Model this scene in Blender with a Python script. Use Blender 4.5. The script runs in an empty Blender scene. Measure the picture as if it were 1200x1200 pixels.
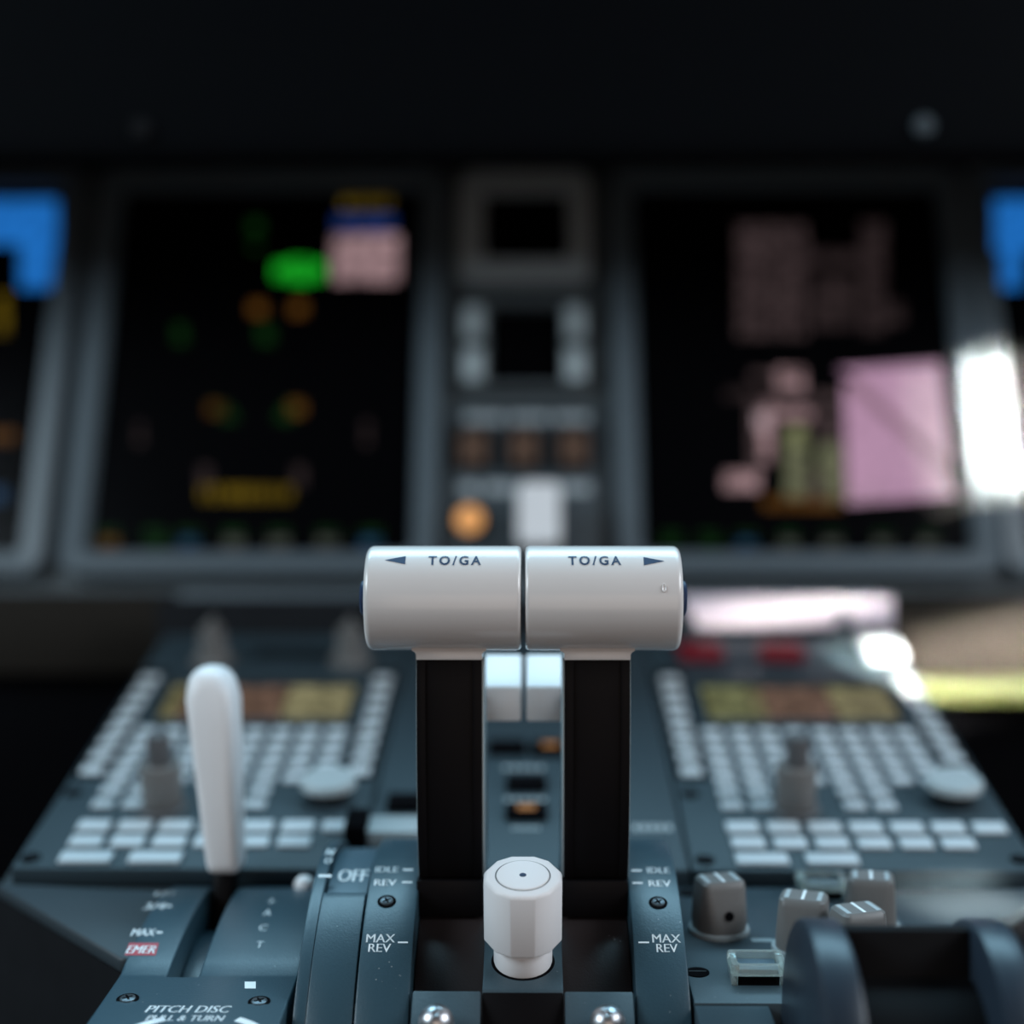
import bpy, bmesh, math, random
from mathutils import Vector, Matrix
random.seed(4)
SC = bpy.context.scene
COL = SC.collection
CZ = 80.0            # eye height above the floor, centimetres (all lengths below are centimetres)
F = 1750.0           # focal length in pixels of a 1200 pixel frame
CAMX, YAW = 0.25, 0.0127

# ------------------------------------------------------------------ materials
def mat(name, col, rough=0.5, metal=0.0, spec=0.5, coat=0.0, grain=0.0, grain_scale=900, bump=0.0, specks=0.0, trans=0.0, ior=1.45, emit=None, es=0.0):
    m = bpy.data.materials.new(name); m.use_nodes = True
    nt = m.node_tree; b = nt.nodes['Principled BSDF']
    b.inputs['Base Color'].default_value = (*col, 1)
    b.inputs['Roughness'].default_value = rough
    b.inputs['Metallic'].default_value = metal
    b.inputs['Specular IOR Level'].default_value = spec
    b.inputs['Coat Weight'].default_value = coat
    b.inputs['Coat Roughness'].default_value = 0.12
    b.inputs['Transmission Weight'].default_value = trans
    b.inputs['IOR'].default_value = ior
    if emit:
        b.inputs['Emission Color'].default_value = (*emit, 1)
        b.inputs['Emission Strength'].default_value = es
    if grain or bump or specks:
        tc = nt.nodes.new('ShaderNodeTexCoord')
        nz = nt.nodes.new('ShaderNodeTexNoise'); nz.inputs['Scale'].default_value = grain_scale; nz.inputs['Detail'].default_value = 3
        nt.links.new(tc.outputs['Object'], nz.inputs['Vector'])
        last = None
        if grain:
            mr = nt.nodes.new('ShaderNodeMapRange'); mr.inputs['To Min'].default_value = 1 - grain; mr.inputs['To Max'].default_value = 1 + grain
            nt.links.new(nz.outputs['Fac'], mr.inputs['Value'])
            mx = nt.nodes.new('ShaderNodeVectorMath'); mx.operation = 'SCALE'; mx.inputs[0].default_value = col
            nt.links.new(mr.outputs['Result'], mx.inputs['Scale'])
            nt.links.new(mx.outputs['Vector'], b.inputs['Base Color']); last = mx.outputs['Vector']
        if specks:
            vo = nt.nodes.new('ShaderNodeTexVoronoi'); vo.inputs['Scale'].default_value = 420
            nt.links.new(tc.outputs['Object'], vo.inputs['Vector'])
            n2 = nt.nodes.new('ShaderNodeTexNoise'); n2.inputs['Scale'].default_value = 90
            nt.links.new(tc.outputs['Object'], n2.inputs['Vector'])
            lt = nt.nodes.new('ShaderNodeMath'); lt.operation = 'LESS_THAN'; lt.inputs[1].default_value = 0.10
            nt.links.new(vo.outputs['Distance'], lt.inputs[0])
            gt = nt.nodes.new('ShaderNodeMath'); gt.operation = 'GREATER_THAN'; gt.inputs[1].default_value = 0.60
            nt.links.new(n2.outputs['Fac'], gt.inputs[0])
            ml = nt.nodes.new('ShaderNodeMath'); ml.operation = 'MULTIPLY'
            nt.links.new(lt.outputs[0], ml.inputs[0]); nt.links.new(gt.outputs[0], ml.inputs[1])
            m2 = nt.nodes.new('ShaderNodeMath'); m2.operation = 'MULTIPLY'; m2.inputs[1].default_value = specks
            nt.links.new(ml.outputs[0], m2.inputs[0])
            mix = nt.nodes.new('ShaderNodeMix'); mix.data_type = 'RGBA'
            nt.links.new(m2.outputs[0], mix.inputs['Factor'])
            mix.inputs['A'].default_value = (*col, 1); mix.inputs['B'].default_value = (.55, .55, .55, 1)
            if last: nt.links.new(last, mix.inputs['A'])
            nt.links.new(mix.outputs['Result'], b.inputs['Base Color'])
        if bump:
            bp = nt.nodes.new('ShaderNodeBump'); bp.inputs['Strength'].default_value = bump; bp.inputs['Distance'].default_value = 0.0002
            nt.links.new(nz.outputs['Fac'], bp.inputs['Height']); nt.links.new(bp.outputs['Normal'], b.inputs['Normal'])
    return m

M = {}
M['white'] = mat('glossy_white_plastic', (.74, .70, .68), .26, coat=.4, spec=.5, grain=.02, grain_scale=60)
M['knobwhite'] = mat('satin_white_plastic', (.88, .87, .88), .38, grain=.02, grain_scale=80)
M['black'] = mat('satin_black_plastic', (.005, .0042, .0048), .45, spec=.10, grain=.1)
M['dull'] = mat('dull_black', (.004, .004, .005), .7, spec=.15)
M['void'] = mat('matt_black_recess', (.003, .003, .004), .9, spec=.05)
M['gate'] = mat('blue_grey_enamel', (.031, .066, .088), .34, spec=.6, grain=.12, grain_scale=1500, bump=.35, specks=.35)
M['drum'] = mat('dark_brown_black_enamel', (.024, .018, .018), .36, spec=.5, grain=.15, grain_scale=1500, bump=.3, specks=.8)
M['plate'] = mat('slate_enamel', (.040, .066, .082), .45, spec=.5, grain=.12, grain_scale=1200, bump=.25, specks=.2)
M['offdrum'] = mat('pale_blue_grey_enamel', (.065, .115, .15), .42, grain=.1, grain_scale=1200, bump=.2)
M['ped'] = mat('pedestal_grey_paint', (.038, .052, .062), .5, grain=.1, grain_scale=600, bump=.15)
M['mcdu'] = mat('keypad_slate_plastic', (.030, .050, .063), .5, grain=.08, grain_scale=600)
M['key'] = mat('pale_grey_key_plastic', (.62, .69, .73), .3, spec=.5)
M['knob'] = mat('warm_grey_knob_plastic', (.17, .165, .16), .42, grain=.05)
M['knobtop'] = mat('dark_grey_knob_plastic', (.10, .10, .105), .45)
M['dial'] = mat('light_grey_dial', (.40, .46, .48), .4)
M['panel'] = mat('instrument_panel_grey_paint', (.055, .066, .072), .55, grain=.06, grain_scale=300)
M['bezel'] = mat('display_bezel_grey', (.088, .112, .130), .42, grain=.04, grain_scale=300)
M['instr'] = mat('instrument_bezel_grey', (.36, .40, .42), .45)
M['screen'] = mat('dark_display_glass', (.0015, .0015, .002), .22, spec=.12)
M['ink'] = mat('white_ink', (.80, .84, .86), .6)
M['blueink'] = mat('navy_blue_ink', (.015, .035, .09), .5)
M['red'] = mat('red_label_paint', (.42, .05, .07), .5)
M['redcap'] = mat('dark_red_cap', (.20, .010, .020), .4)
M['steel'] = mat('polished_steel', (.55, .55, .57), .34, metal=1)
M['screw'] = mat('blackened_steel', (.10, .11, .12), .35, metal=.8)
M['glass'] = mat('clear_guard_plastic', (.80, .90, .87), .15, trans=.82, ior=1.3)
M['glare'] = mat('glareshield_black_leather', (.0012, .0016, .0024), .8, spec=.06, grain=.3, grain_scale=200)
M['kick'] = mat('brown_grey_trim', (.0145, .0118, .0090), .75, spec=.2, grain=.1, grain_scale=80)
M['lime'] = mat('yellow_green_trim', (.050, .060, .012), .6)
M['sunlit_face'] = mat('pale_sunlit_face', (.70, .62, .70), .5)
M['floor'] = mat('dark_floor_carpet', (.012, .011, .011), .95, spec=.05, grain=.3, grain_scale=300)
M['wall'] = mat('dark_cockpit_lining', (.012, .013, .015), .9, spec=.1, grain=.2, grain_scale=60)
M['grip'] = mat('blue_black_grip_plastic', (.018, .027, .040), .36, spec=.5, grain=.1, grain_scale=700)
M['amber'] = mat('amber_lamp', (.5, .2, .05), .4, emit=(1.0, .48, .18), es=.66)
M['amberdim'] = mat('amber_legend', (.2, .09, .03), .4, emit=(1.0, .40, .10), es=.2)
M['brownlamp'] = mat('unlit_brown_legend', (.10, .055, .035), .5, emit=(1.0, .35, .15), es=.003)

def glow(name, col, s, var=.55):
    m = bpy.data.materials.new(name); m.use_nodes = True
    b = m.node_tree.nodes['Principled BSDF']
    b.inputs['Base Color'].default_value = (.002, .002, .002, 1); b.inputs['Roughness'].default_value = .25
    b.inputs['Specular IOR Level'].default_value = .12
    b.inputs['Emission Color'].default_value = (*col, 1)
    nt = m.node_tree; tc = nt.nodes.new('ShaderNodeTexCoord'); nz = nt.nodes.new('ShaderNodeTexNoise'); nz.inputs['Scale'].default_value = 160; nz.inputs['Detail'].default_value = 2
    mr = nt.nodes.new('ShaderNodeMapRange'); mr.inputs['From Min'].default_value = .32; mr.inputs['From Max'].default_value = .68
    mr.inputs['To Min'].default_value = s * (1 - var); mr.inputs['To Max'].default_value = s * (1 + var)
    nt.links.new(tc.outputs['Object'], nz.inputs['Vector']); nt.links.new(nz.outputs['Fac'], mr.inputs['Value']); nt.links.new(mr.outputs['Result'], b.inputs['Emission Strength'])
    return m
G = dict(
    blue=glow('display_blue', (.02, .22, .75), .62, .2), navy=glow('display_navy', (.02, .06, .28), .35),
    green=glow('display_green', (.01, .42, .02), .75), dgreen=glow('display_dim_green', (.03, .20, .03), .10),
    amber=glow('display_amber', (.55, .36, .02), .17), orange=glow('display_orange', (.5, .2, .03), .14),
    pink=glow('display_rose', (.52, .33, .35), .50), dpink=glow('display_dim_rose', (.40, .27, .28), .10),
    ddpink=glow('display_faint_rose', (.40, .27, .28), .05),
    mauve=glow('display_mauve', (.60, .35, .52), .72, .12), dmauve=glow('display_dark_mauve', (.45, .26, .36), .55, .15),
    sage=glow('display_sage', (.42, .44, .26), .26), grey=glow('display_grey', (.35, .35, .33), .14),
    lpink=glow('display_pale_rose', (.75, .55, .60), .6), dblue=glow('display_dim_blue', (.04, .14, .32), .25),
    olive=glow('display_olive', (.34, .32, .16), .46), brown=glow('display_brown', (.29, .18, .13), .42),
    straw=glow('display_straw', (.40, .37, .20), .5), moss=glow('display_moss', (.32, .34, .16), .44))

# ------------------------------------------------------------------ surfaces seen by the camera (for measuring only)
def uc(d): return 600 + F * (YAW - CAMX / d)
def xat(u, d): return (u - uc(d)) / F * d

class Surf:
    """a surface made by sliding a (depth, height) profile sideways; points run from the near / low end."""
    def __init__(s, pts):
        s.p = [Vector((a, b)) for a, b in pts]; s.L = [0]
        for a, b in zip(s.p, s.p[1:]): s.L.append(s.L[-1] + (b - a).length)
        s.nv = []
        sn = [Vector((-(b - a).y, (b - a).x)).normalized() for a, b in zip(s.p, s.p[1:])]
        for i in range(len(s.p)):
            a = sn[max(0, i - 1)]; b = sn[min(len(sn) - 1, i)]
            s.nv.append((a + b).normalized())
    def hit(s, u, v):
        k = (v - 600) / F
        for i, (a, b) in enumerate(zip(s.p, s.p[1:])):
            fa, fb = a.y + k * a.x, b.y + k * b.x
            first, last = i == 0, i == len(s.p) - 2
            if fa * fb <= 0 or (last) or (first and abs(fa) < abs(fb) and fa * fb > 0 and len(s.p) == 2):
                t = fa / (fa - fb); q = a + (b - a) * t
                return xat(u, q.x), s.L[i] + (b - a).length * t
    def fr(s, q):
        i = 0
        while i < len(s.p) - 2 and q > s.L[i + 1]: i += 1
        t = (q - s.L[i]) / (s.L[i + 1] - s.L[i])
        pt = s.p[i] + (s.p[i + 1] - s.p[i]) * t
        n = (s.nv[i] + (s.nv[i + 1] - s.nv[i]) * min(1, max(0, t))).normalized()
        return pt, n
    def pt(s, x, q, h=0):
        p, n = s.fr(q); return Vector((x, p.x + n.x * h, p.y + n.y * h))
    def mat(s, x, q, h=0, spin=0):
        p, n = s.fr(q)
        m = Matrix(((1, 0, 0), (0, n.y, n.x), (0, -n.x, n.y))).to_4x4()
        m.translation = Vector((x, p.x + n.x * h, p.y + n.y * h))
        return m @ Matrix.Rotation(spin, 4, 'Z')

def arc(cd, cz, R, a0, a1, n=28):
    out = []
    for i in range(n + 1):
        a = math.radians(a0 + (a1 - a0) * i / n)
        out.append((cd - R * math.sin(a), cz + R * math.cos(a)))
    return out
DC, DZ = 52.5, -21.1
GATE = Surf(arc(DC, DZ, 9.4, 95, -21))
STRIP = Surf(arc(DC, DZ, 9.32, 95, -21))
OFFS = Surf(arc(DC, DZ, 9.05, 95, -21))
DRUM = Surf(arc(DC, DZ, 8.3, 95, -21))
LEFTQ = Surf([(40.5, -15.5), (47.8, -14.85), (48.4, -14.62), (49, -14.44), (50, -14.16), (51, -13.94), (52, -13.78), (53, -13.69), (54, -13.69), (55, -13.85), (55.8, -14.15)])
RIGHTP = Surf([(45.4, -14.9), (55.4, -13.9)])
KEYP = Surf([(56, -13.44), (80.45, -6.45)])
PANEL = Surf([(87, -2.49), (95, 20.11)])

# ------------------------------------------------------------------ mesh building
def bevel(bm, w, seg=2, ang=30):
    bm.normal_update()
    es = [e for e in bm.edges if len(e.link_faces) == 2 and e.calc_face_angle(0) > math.radians(ang)]
    if es and w > 0: bmesh.ops.bevel(bm, geom=es, offset=w, segments=seg, affect='EDGES', clamp_overlap=True, profile=.5)

class MB:
    def __init__(s): s.bm = bmesh.new(); s.mats = []
    def mi(s, m):
        if m not in s.mats: s.mats.append(m)
        return s.mats.index(m)
    def merge(s, b, m, mx=None, flip=False):
        i = s.mi(m); mp = {}
        for v in b.verts: mp[v] = s.bm.verts.new(mx @ v.co if mx else v.co)
        for f in b.faces:
            try:
                nf = s.bm.faces.new([mp[v] for v in f.verts]); nf.material_index = i
            except ValueError: pass
        b.free(); return s
    def box(s, x0, x1, y0, y1, z0, z1, m, bv=0, seg=2, mx=None):
        b = bmesh.new(); bmesh.ops.create_cube(b, size=1)
        for v in b.verts:
            v.co = Vector(((x0 + x1) / 2 + v.co.x * (x1 - x0), (y0 + y1) / 2 + v.co.y * (y1 - y0), (z0 + z1) / 2 + v.co.z * (z1 - z0)))
        bevel(b, bv, seg); return s.merge(b, m, mx)
    def loft(s, loops, m, cap0=True, cap1=True, ring=False, bv=0, mx=None, bseg=2):
        b = bmesh.new(); L = [[b.verts.new(p) for p in lp] for lp in loops]; n = len(L[0])
        pairs = list(zip(L, L[1:])) + ([(L[-1], L[0])] if ring else [])
        for A, B in pairs:
            for i in range(n): b.faces.new((A[i], A[(i + 1) % n], B[(i + 1) % n], B[i]))
        if not ring:
            if cap0: b.faces.new(L[0][::-1])
            if cap1: b.faces.new(L[-1])
        bmesh.ops.recalc_face_normals(b, faces=b.faces)
        bevel(b, bv, bseg); return s.merge(b, m, mx)
    def lathe(s, prof, m, mx=None, n=40, cap0=True, cap1=True):
        return s.loft([[Vector((r * math.cos(2 * math.pi * i / n), r * math.sin(2 * math.pi * i / n), h)) for i in range(n)] for r, h in prof], m, cap0, cap1, mx=mx)
    def side(s, poly, x0, x1, m, bv=0, seg=2):
        """poly: closed list of (depth, height), extruded sideways."""
        return s.loft([[Vector((x, d, z)) for d, z in poly] for x in (x0, x1)], m, bv=bv, bseg=seg)
    def front(s, poly, y0, y1, m, bv=0):
        return s.loft([[Vector((x, y, z)) for x, z in poly] for y in (y0, y1)], m, bv=bv)
    def sheet(s, surf, x0, x1, q0, q1, th, m, bv=.07, n=None, down=None):
        """a strip of the surface with its own thickness."""
        qs = [q0] + [l for l in surf.L if q0 + 1e-3 < l < q1 - 1e-3] + [q1]
        top = [surf.fr(q) for q in qs]
        poly = [(p.x, p.y) for p, _ in top]
        if down is None: poly += [(p.x - nn.x * th, p.y - nn.y * th) for p, nn in reversed(top)]
        else: poly += [(poly[-1][0], down), (poly[0][0], down)]
        return s.side(poly, x0, x1, m, bv)
    def pxbox(s, surf, u0, v0, u1, v1, h0, h1, m, bv=0):
        x0, q0 = surf.hit(u0, (v0 + v1) / 2); x1, _ = surf.hit(u1, (v0 + v1) / 2)
        qa = surf.hit(u0, v1)[1]; qb = surf.hit(u0, v0)[1]; qc = (qa + qb) / 2
        return s.box(x0, x1, -(qb - qa) / 2, (qb - qa) / 2, h0, h1, m, bv, mx=surf.mat(0, qc))
    def poly(s, surf, px, m, h=.02):
        b = bmesh.new(); vs = [b.verts.new(surf.pt(*surf.hit(u, v), h)) for u, v in px]
        f = b.faces.new(vs); f.normal_update()
        if f.normal.y > 0: f.normal_flip()
        return s.merge(b, m)
    def text(s, txt, box, fn, m, space=1.0, bold=0):
        """lettering fitted to box=(a0,b0,a1,b1) in surface coordinates, laid on by fn(a,b)."""
        cu = bpy.data.curves.new('t', 'FONT'); cu.body = txt; cu.space_character = space; cu.resolution_u = 3; cu.offset = bold
        o = bpy.data.objects.new('t', cu); COL.objects.link(o)
        dg = bpy.context.evaluated_depsgraph_get(); me = bpy.data.meshes.new_from_object(o.evaluated_get(dg))
        bpy.data.objects.remove(o); bpy.data.curves.remove(cu)
        b = bmesh.new(); b.from_mesh(me); bpy.data.meshes.remove(me)
        xs = [v.co.x for v in b.verts]; ys = [v.co.y for v in b.verts]
        x0, x1, y0, y1 = min(xs), max(xs), min(ys), max(ys)
        a0, b0, a1, b1 = box
        for v in b.verts: v.co = fn(a0 + (v.co.x - x0) / (x1 - x0) * (a1 - a0), b0 + (v.co.y - y0) / (y1 - y0) * (b1 - b0))
        twin = .04 * (b1 - b0)
        if not bold:      # a second strike, slightly to the side, for heavier strokes
            g = bmesh.ops.duplicate(b, geom=b.verts[:] + b.edges[:] + b.faces[:])
            for e in g['geom']:
                if isinstance(e, bmesh.types.BMVert): e.co.x += twin
        return s.merge(b, m)
    def pxtext(s, surf, txt, u0, v0, u1, v1, m, h=.012, space=1.0, skew=0):
        vm = (v0 + v1) / 2
        x0, _ = surf.hit(u0, vm); x1, _ = surf.hit(u1, vm)
        qa = surf.hit(u0, v1)[1]; qb = surf.hit(u0, v0)[1]
        return s.text(txt, (x0, qa, x1, qb), lambda a, b: surf.pt(a + skew * (b - qa), b, h), m, space)
    def build(s, name, parent=None, base=None, smooth=35):
        me = bpy.data.meshes.new(name)
        org = base
        if org is None: org = parent['_o'] if parent is not None else None
        if org is None:
            c = [v.co for v in s.bm.verts]
            org = [(min(p.x for p in c) + max(p.x for p in c)) / 2, (min(p.y for p in c) + max(p.y for p in c)) / 2, min(p.z for p in c)]
        org = Vector(org)
        for v in s.bm.verts: v.co = (v.co - org) * .01
        s.bm.to_mesh(me); s.bm.free()
        for m in s.mats: me.materials.append(m)
        for p in me.polygons: p.use_smooth = True
        me.set_sharp_from_angle(angle=math.radians(smooth))
        o = bpy.data.objects.new(name, me); COL.objects.link(o); o['_o'] = list(org)
        if parent is None: o.location = Vector((org.x, org.y, org.z + CZ)) * .01
        else:
            o.parent = parent; o.location = (org - Vector(parent['_o'])) * .01
        return o

def tag(o, label=None, cat=None, group=None, kind=None):
    if label: o['label'] = label
    if cat: o['category'] = cat
    if group: o['group'] = group
    if kind: o['kind'] = kind
    return o
def thing(name, base, label, cat, group=None):
    o = bpy.data.objects.new(name, None); COL.objects.link(o); o.empty_display_size = .01
    o['_o'] = list(base); o.location = Vector((base[0], base[1], base[2] + CZ)) * .01
    return tag(o, label, cat, group)
def copypart(o, parent, pos, mx=None):
    """another of a part (with its sub-parts) at a centimetre position, rotated like mx."""
    c = o.copy(); COL.objects.link(c); c.parent = parent
    off = Vector(pos) - Vector(parent['_o'])
    m = mx.to_3x3().to_4x4() if mx is not None else Matrix()
    m.translation = off * .01
    c.matrix_local = m; c['_o'] = list(pos)
    for ch in o.children:
        d = ch.copy(); COL.objects.link(d); d.parent = c
    return c
def place(o, parent, mx):
    m = mx.copy(); m.translation = (mx.translation - Vector(parent['_o'])) * .01
    o.parent = parent; o.matrix_local = m; o['_o'] = list(mx.translation); return o
def local(mb, name):
    o = mb.build(name, base=(0, 0, 0)); o.location = (0, 0, 0); return o
I4 = Matrix()

def rrect(w, h, r, n=6, z=0, cx=0, cy=0):
    out = []
    for sx, sy, a0 in ((1, 1, 0), (-1, 1, 90), (-1, -1, 180), (1, -1, 270)):
        for i in range(n + 1):
            a = math.radians(a0 + 90 * i / n)
            out.append(Vector((cx + sx * (w / 2 - r) + r * math.cos(a), cy + sy * (h / 2 - r) + r * math.sin(a), z)))
    return out

# ------------------------------------------------------------------ structure of the cockpit
mb = MB(); mb.box(-110, 110, -60, 135, -CZ - 4, -CZ, M['floor']); tag(mb.build('floor'), kind='structure')
mb = MB(); mb.box(-110, 110, 118, 122, -CZ, 12, M['wall']); tag(mb.build('wall_front'), kind='structure')
for sx, nm in ((-1, 'left'), (1, 'right')):
    mb = MB(); mb.box(min(sx * 100, sx * 104), max(sx * 100, sx * 104), -60, 118, -CZ, 14, M['wall']); tag(mb.build('wall_' + nm), kind='structure')
# footwell boards below the instrument panel
for x0, x1, nm in ((-60, -20.2, 'left'), (20.2, 60, 'right')):
    mb = MB(); mb.box(x0, x1, 84.2, 85.4, -9.2, -4.6, M['kick'], .15); mb.box(x0, x1, 85.5, 86.5, -CZ, -4.6, M['void'])
    o = mb.build('footwell_board')
    tag(o, 'dark brown board under the displays on the left of the pedestal' if nm == 'left' else 'brown sunlit board under the displays on the right of the pedestal', 'trim board')
mb = MB(); mb.box(20.6, 58, 83.2, 84.6, -10.6, -9.3, M['lime'], .2)
tag(mb.build('footwell_strip'), 'yellow-green strip running along the footwell right of the pedestal', 'trim strip')

# ------------------------------------------------------------------ pedestal body
ped = thing('center_pedestal', (0, 56, -CZ), 'dark slate grey centre pedestal carrying the levers and both keypads', 'pedestal')
mb = MB()
mb.side([(56, -14.33), (80.4, -7.35), (80.4, -CZ), (56, -CZ)], -20, 20, M['ped'], .2)
b_deck = [(-13, 20), (13, 20), (13, 46), (19.8, 55.9), (-19.8, 55.9), (-13, 46)]
mb.loft([[Vector((x, y, z)) for x, y in b_deck] for z in (-CZ, -27)], M['ped'])
mb.build('body', ped)
for sx in (-1, 1):
    top = [(sx * 19.9, 55.9, -13.95), (sx * 13.25, 55.9, -14.2), (sx * 13.05, 49.3, -14.75), (sx * 13.35, 49.3, -14.8)]
    mb = MB(); mb.loft([[Vector(p) for p in top], [Vector((p[0], p[1], p[2] - .5)) for p in top]], M['ped'], bv=.1); mb.build('shoulder', ped)
    mb = MB(); mb.loft([[Vector((p[0], p[1], p[2] - .5)) for p in top], [Vector((p[0], p[1], -26.9)) for p in top]], M['wall']); mb.build('skirt', ped)
mb = MB(); mb.box(-20, 20, 80.5, 81.6, -CZ, -4.7, M['wall'], .1)
mb.build('front_riser', ped)

# ------------------------------------------------------------------ throttle quadrant
quad = thing('throttle_quadrant', (0, 48, -26.9), 'slate drum-shaped throttle quadrant with IDLE, REV and MAX REV marks', 'throttle quadrant')
mb = MB(); q0 = 0; q1 = DRUM.L[-1]
mb.sheet(DRUM, -3.42, 3.42, 0, q1, 1.2, M['drum'], .03)
mb.box(-3.42, 3.42, 45, 56, -26.9, -21.5, M['void'])
mb.build('center_drum', quad)
def screw(r=.27):
    m_ = MB()
    m_.lathe([(r * 1.12, 0), (r * 1.12, .012)], M['void'])
    m_.lathe([(r * .80, .012), (r * .78, .04), (r * .62, .06)], M['screw'])
    for a in (0, math.pi / 2):
        m_.box(-r * .5, r * .5, -.028, .028, .055, .066, M['void'], mx=Matrix.Rotation(a + .5, 4, 'Z'))
    return local(m_, 'screw')
SCREW = None
for sx in (-1, 1):
    x0, x1 = (-5.1, -3.45) if sx < 0 else (3.45, 5.1)
    mb = MB(); mb.sheet(GATE, x0, x1, 0, GATE.L[-1], 1.6, M['gate'], .07)
    W = M['ink']
    if sx < 0:
        mb.pxtext(GATE, 'IDLE', 440, 1016.5, 466, 1023, W); mb.pxtext(GATE, 'REV', 438.5, 1031.5, 464, 1038.5, W)
        mb.pxtext(GATE, 'MAX', 429, 1095.5, 462.5, 1105.2, W); mb.pxtext(GATE, 'REV', 431.5, 1106.8, 457.5, 1116.5, W)
        ticks = ((472, 1019, 484, 1021), (471, 1033.6, 483, 1035.6), (466, 1104.2, 478, 1106))
    else:
        mb.pxtext(GATE, 'IDLE', 758, 1016.5, 784, 1023, W); mb.pxtext(GATE, 'REV', 760, 1031.5, 785.5, 1038.5, W)
        mb.pxtext(GATE, 'MAX', 764, 1094.5, 797, 1104.2, W); mb.pxtext(GATE, 'REV', 769, 1105.8, 793.5, 1115.5, W)
        ticks = ((740, 1019, 752, 1021), (741, 1033.6, 753, 1035.6), (748, 1103.2, 760.5, 1105))
    for u0, v0, u1, v1 in ticks:
        mb.poly(GATE, [(u0, v1), (u1, v1), (u1, v0), (u0, v0)], W, .012)
    g = mb.build('gate_plate', quad)
    tag(g, 'curved gate plate left of the levers' if sx < 0 else 'curved gate plate right of the levers')
    u, v = (453, 1057) if sx < 0 else (771, 1057.5)
    x, q = GATE.hit(u, v)
    if SCREW is None: SCREW = screw(); place(SCREW, g, GATE.mat(x, q, .002))
    else: copypart(SCREW, g, GATE.pt(x, q, .002), GATE.mat(x, q))
# ridge that carries the hexagonal knob
KA = math.radians(18.6)
ax = Vector((0, -math.sin(KA), math.cos(KA))); fw = Vector((0, math.cos(KA), math.sin(KA)))
KB = Vector((0, 47.0, -14.14))                      # middle of the knob's foot
def kp(a, h): p = KB + fw * a + ax * h; return (p.y, p.z)
mb = MB()
mb.side([kp(-1.45, 0), kp(2.0, 0), kp(2.0, -2.2), (46.2, -20), (44.4, -20), (44.6, -16.6)], -1.24, 1.24, M['plate'], .06)
mb.side([(45.60, -14.68), (44.55, -16.65), (44.4, -20), (44.3, -20), (44.46, -16.65), (45.53, -14.66)], -1.22, 1.22, M['black'], .01)
mb.build('knob_ridge', quad)
fd = Vector((0, -math.sin(math.radians(40)), math.cos(math.radians(40))))
dome = None
for sx in (-1, 1):
    PLm = Matrix(((1, 0, 0), (0, math.cos(math.radians(40)), -math.sin(math.radians(40))), (0, math.sin(math.radians(40)), math.cos(math.radians(40))))).to_4x4()
    PLm.translation = Vector((sx * 2.32, 45.55, -14.62))
    mb = MB(); mb.box(-1.04, 1.04, -5.2, 0, -.35, .02, M['plate'], .05, mx=PLm)
    p = mb.build('front_plate', quad)
    r = .54
    if dome is None:
        m_ = MB(); m_.lathe([(.50, 0), (.54, .25)] + [(r * math.cos(a), .45 + r * math.sin(a)) for a in [i * math.pi / 2 / 8 for i in range(8)]] + [(.02, .95)], M['steel'])
        dome = local(m_, 'dome_rivet')
        dome['label'] = 'polished steel domed rivet'
        place(dome, p, PLm @ Matrix.Translation((-.24, -1.35, .02)))
    else: 
        mm = PLm @ Matrix.Translation((.20, -1.35, .02)); copypart(dome, p, mm.translation, mm)

# ------------------------------------------------------------------ hexagonal white knob
kn = thing('friction_knob', KB, 'white hexagonal knob with a dot on top, in front of the thrust levers', 'knob')
KM = Matrix(((1, 0, 0), (0, math.cos(KA), -math.sin(KA)), (0, math.sin(KA), math.cos(KA)))).to_4x4(); KM.translation = KB
def hexloop(w, b, z):
    R = w / math.sqrt(3); out = []
    for i in range(6):
        a = math.radians(-90 + 60 * i); v = Vector((R * math.cos(a), R * math.sin(a), z))
        tdir = Vector((-math.sin(a), math.cos(a), 0)); inn = b / 2 / math.tan(math.radians(60))
        c = v * ((R - inn) / R); c.z = z
        out += [c - tdir * b / 2, c + tdir * b / 2]
    return out
mb = MB()
mb.loft([hexloop(2.36, .70, .93), hexloop(2.42, .74, 1.0), hexloop(2.42, .74, 2.98), hexloop(2.34, .72, 3.06), hexloop(2.24, .70, 3.1)], M['knobwhite'], mx=KM, bv=.035)
groove = lambda r0, r1, h, m: mb.lathe([(r0, h), (r1, h)], m, mx=KM, cap0=False, cap1=False, n=48)
mb.lathe([(.82, 3.1), (.80, 3.135), (.76, 3.14), (.02, 3.12)], M['knobwhite'], mx=KM, n=48, cap0=False)
groove(.82, .86, 3.104, M['knobtop'])
mb.build('knob_cap', kn)
mb = MB(); mb.lathe([(.11, 3.122), (.10, 3.135), (.02, 3.137)], M['blueink'], mx=KM, n=20); mb.build('center_dot', kn)
mb = MB(); mb.lathe([(.90, .01), (.92, .08), (.92, .90), (.90, .95)], M['knobwhite'], mx=KM)
mb.lathe([(1.0, .004), (.9, .012)], M['void'], mx=KM, cap0=False, cap1=False)
mb.build('knob_foot', kn)

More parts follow.
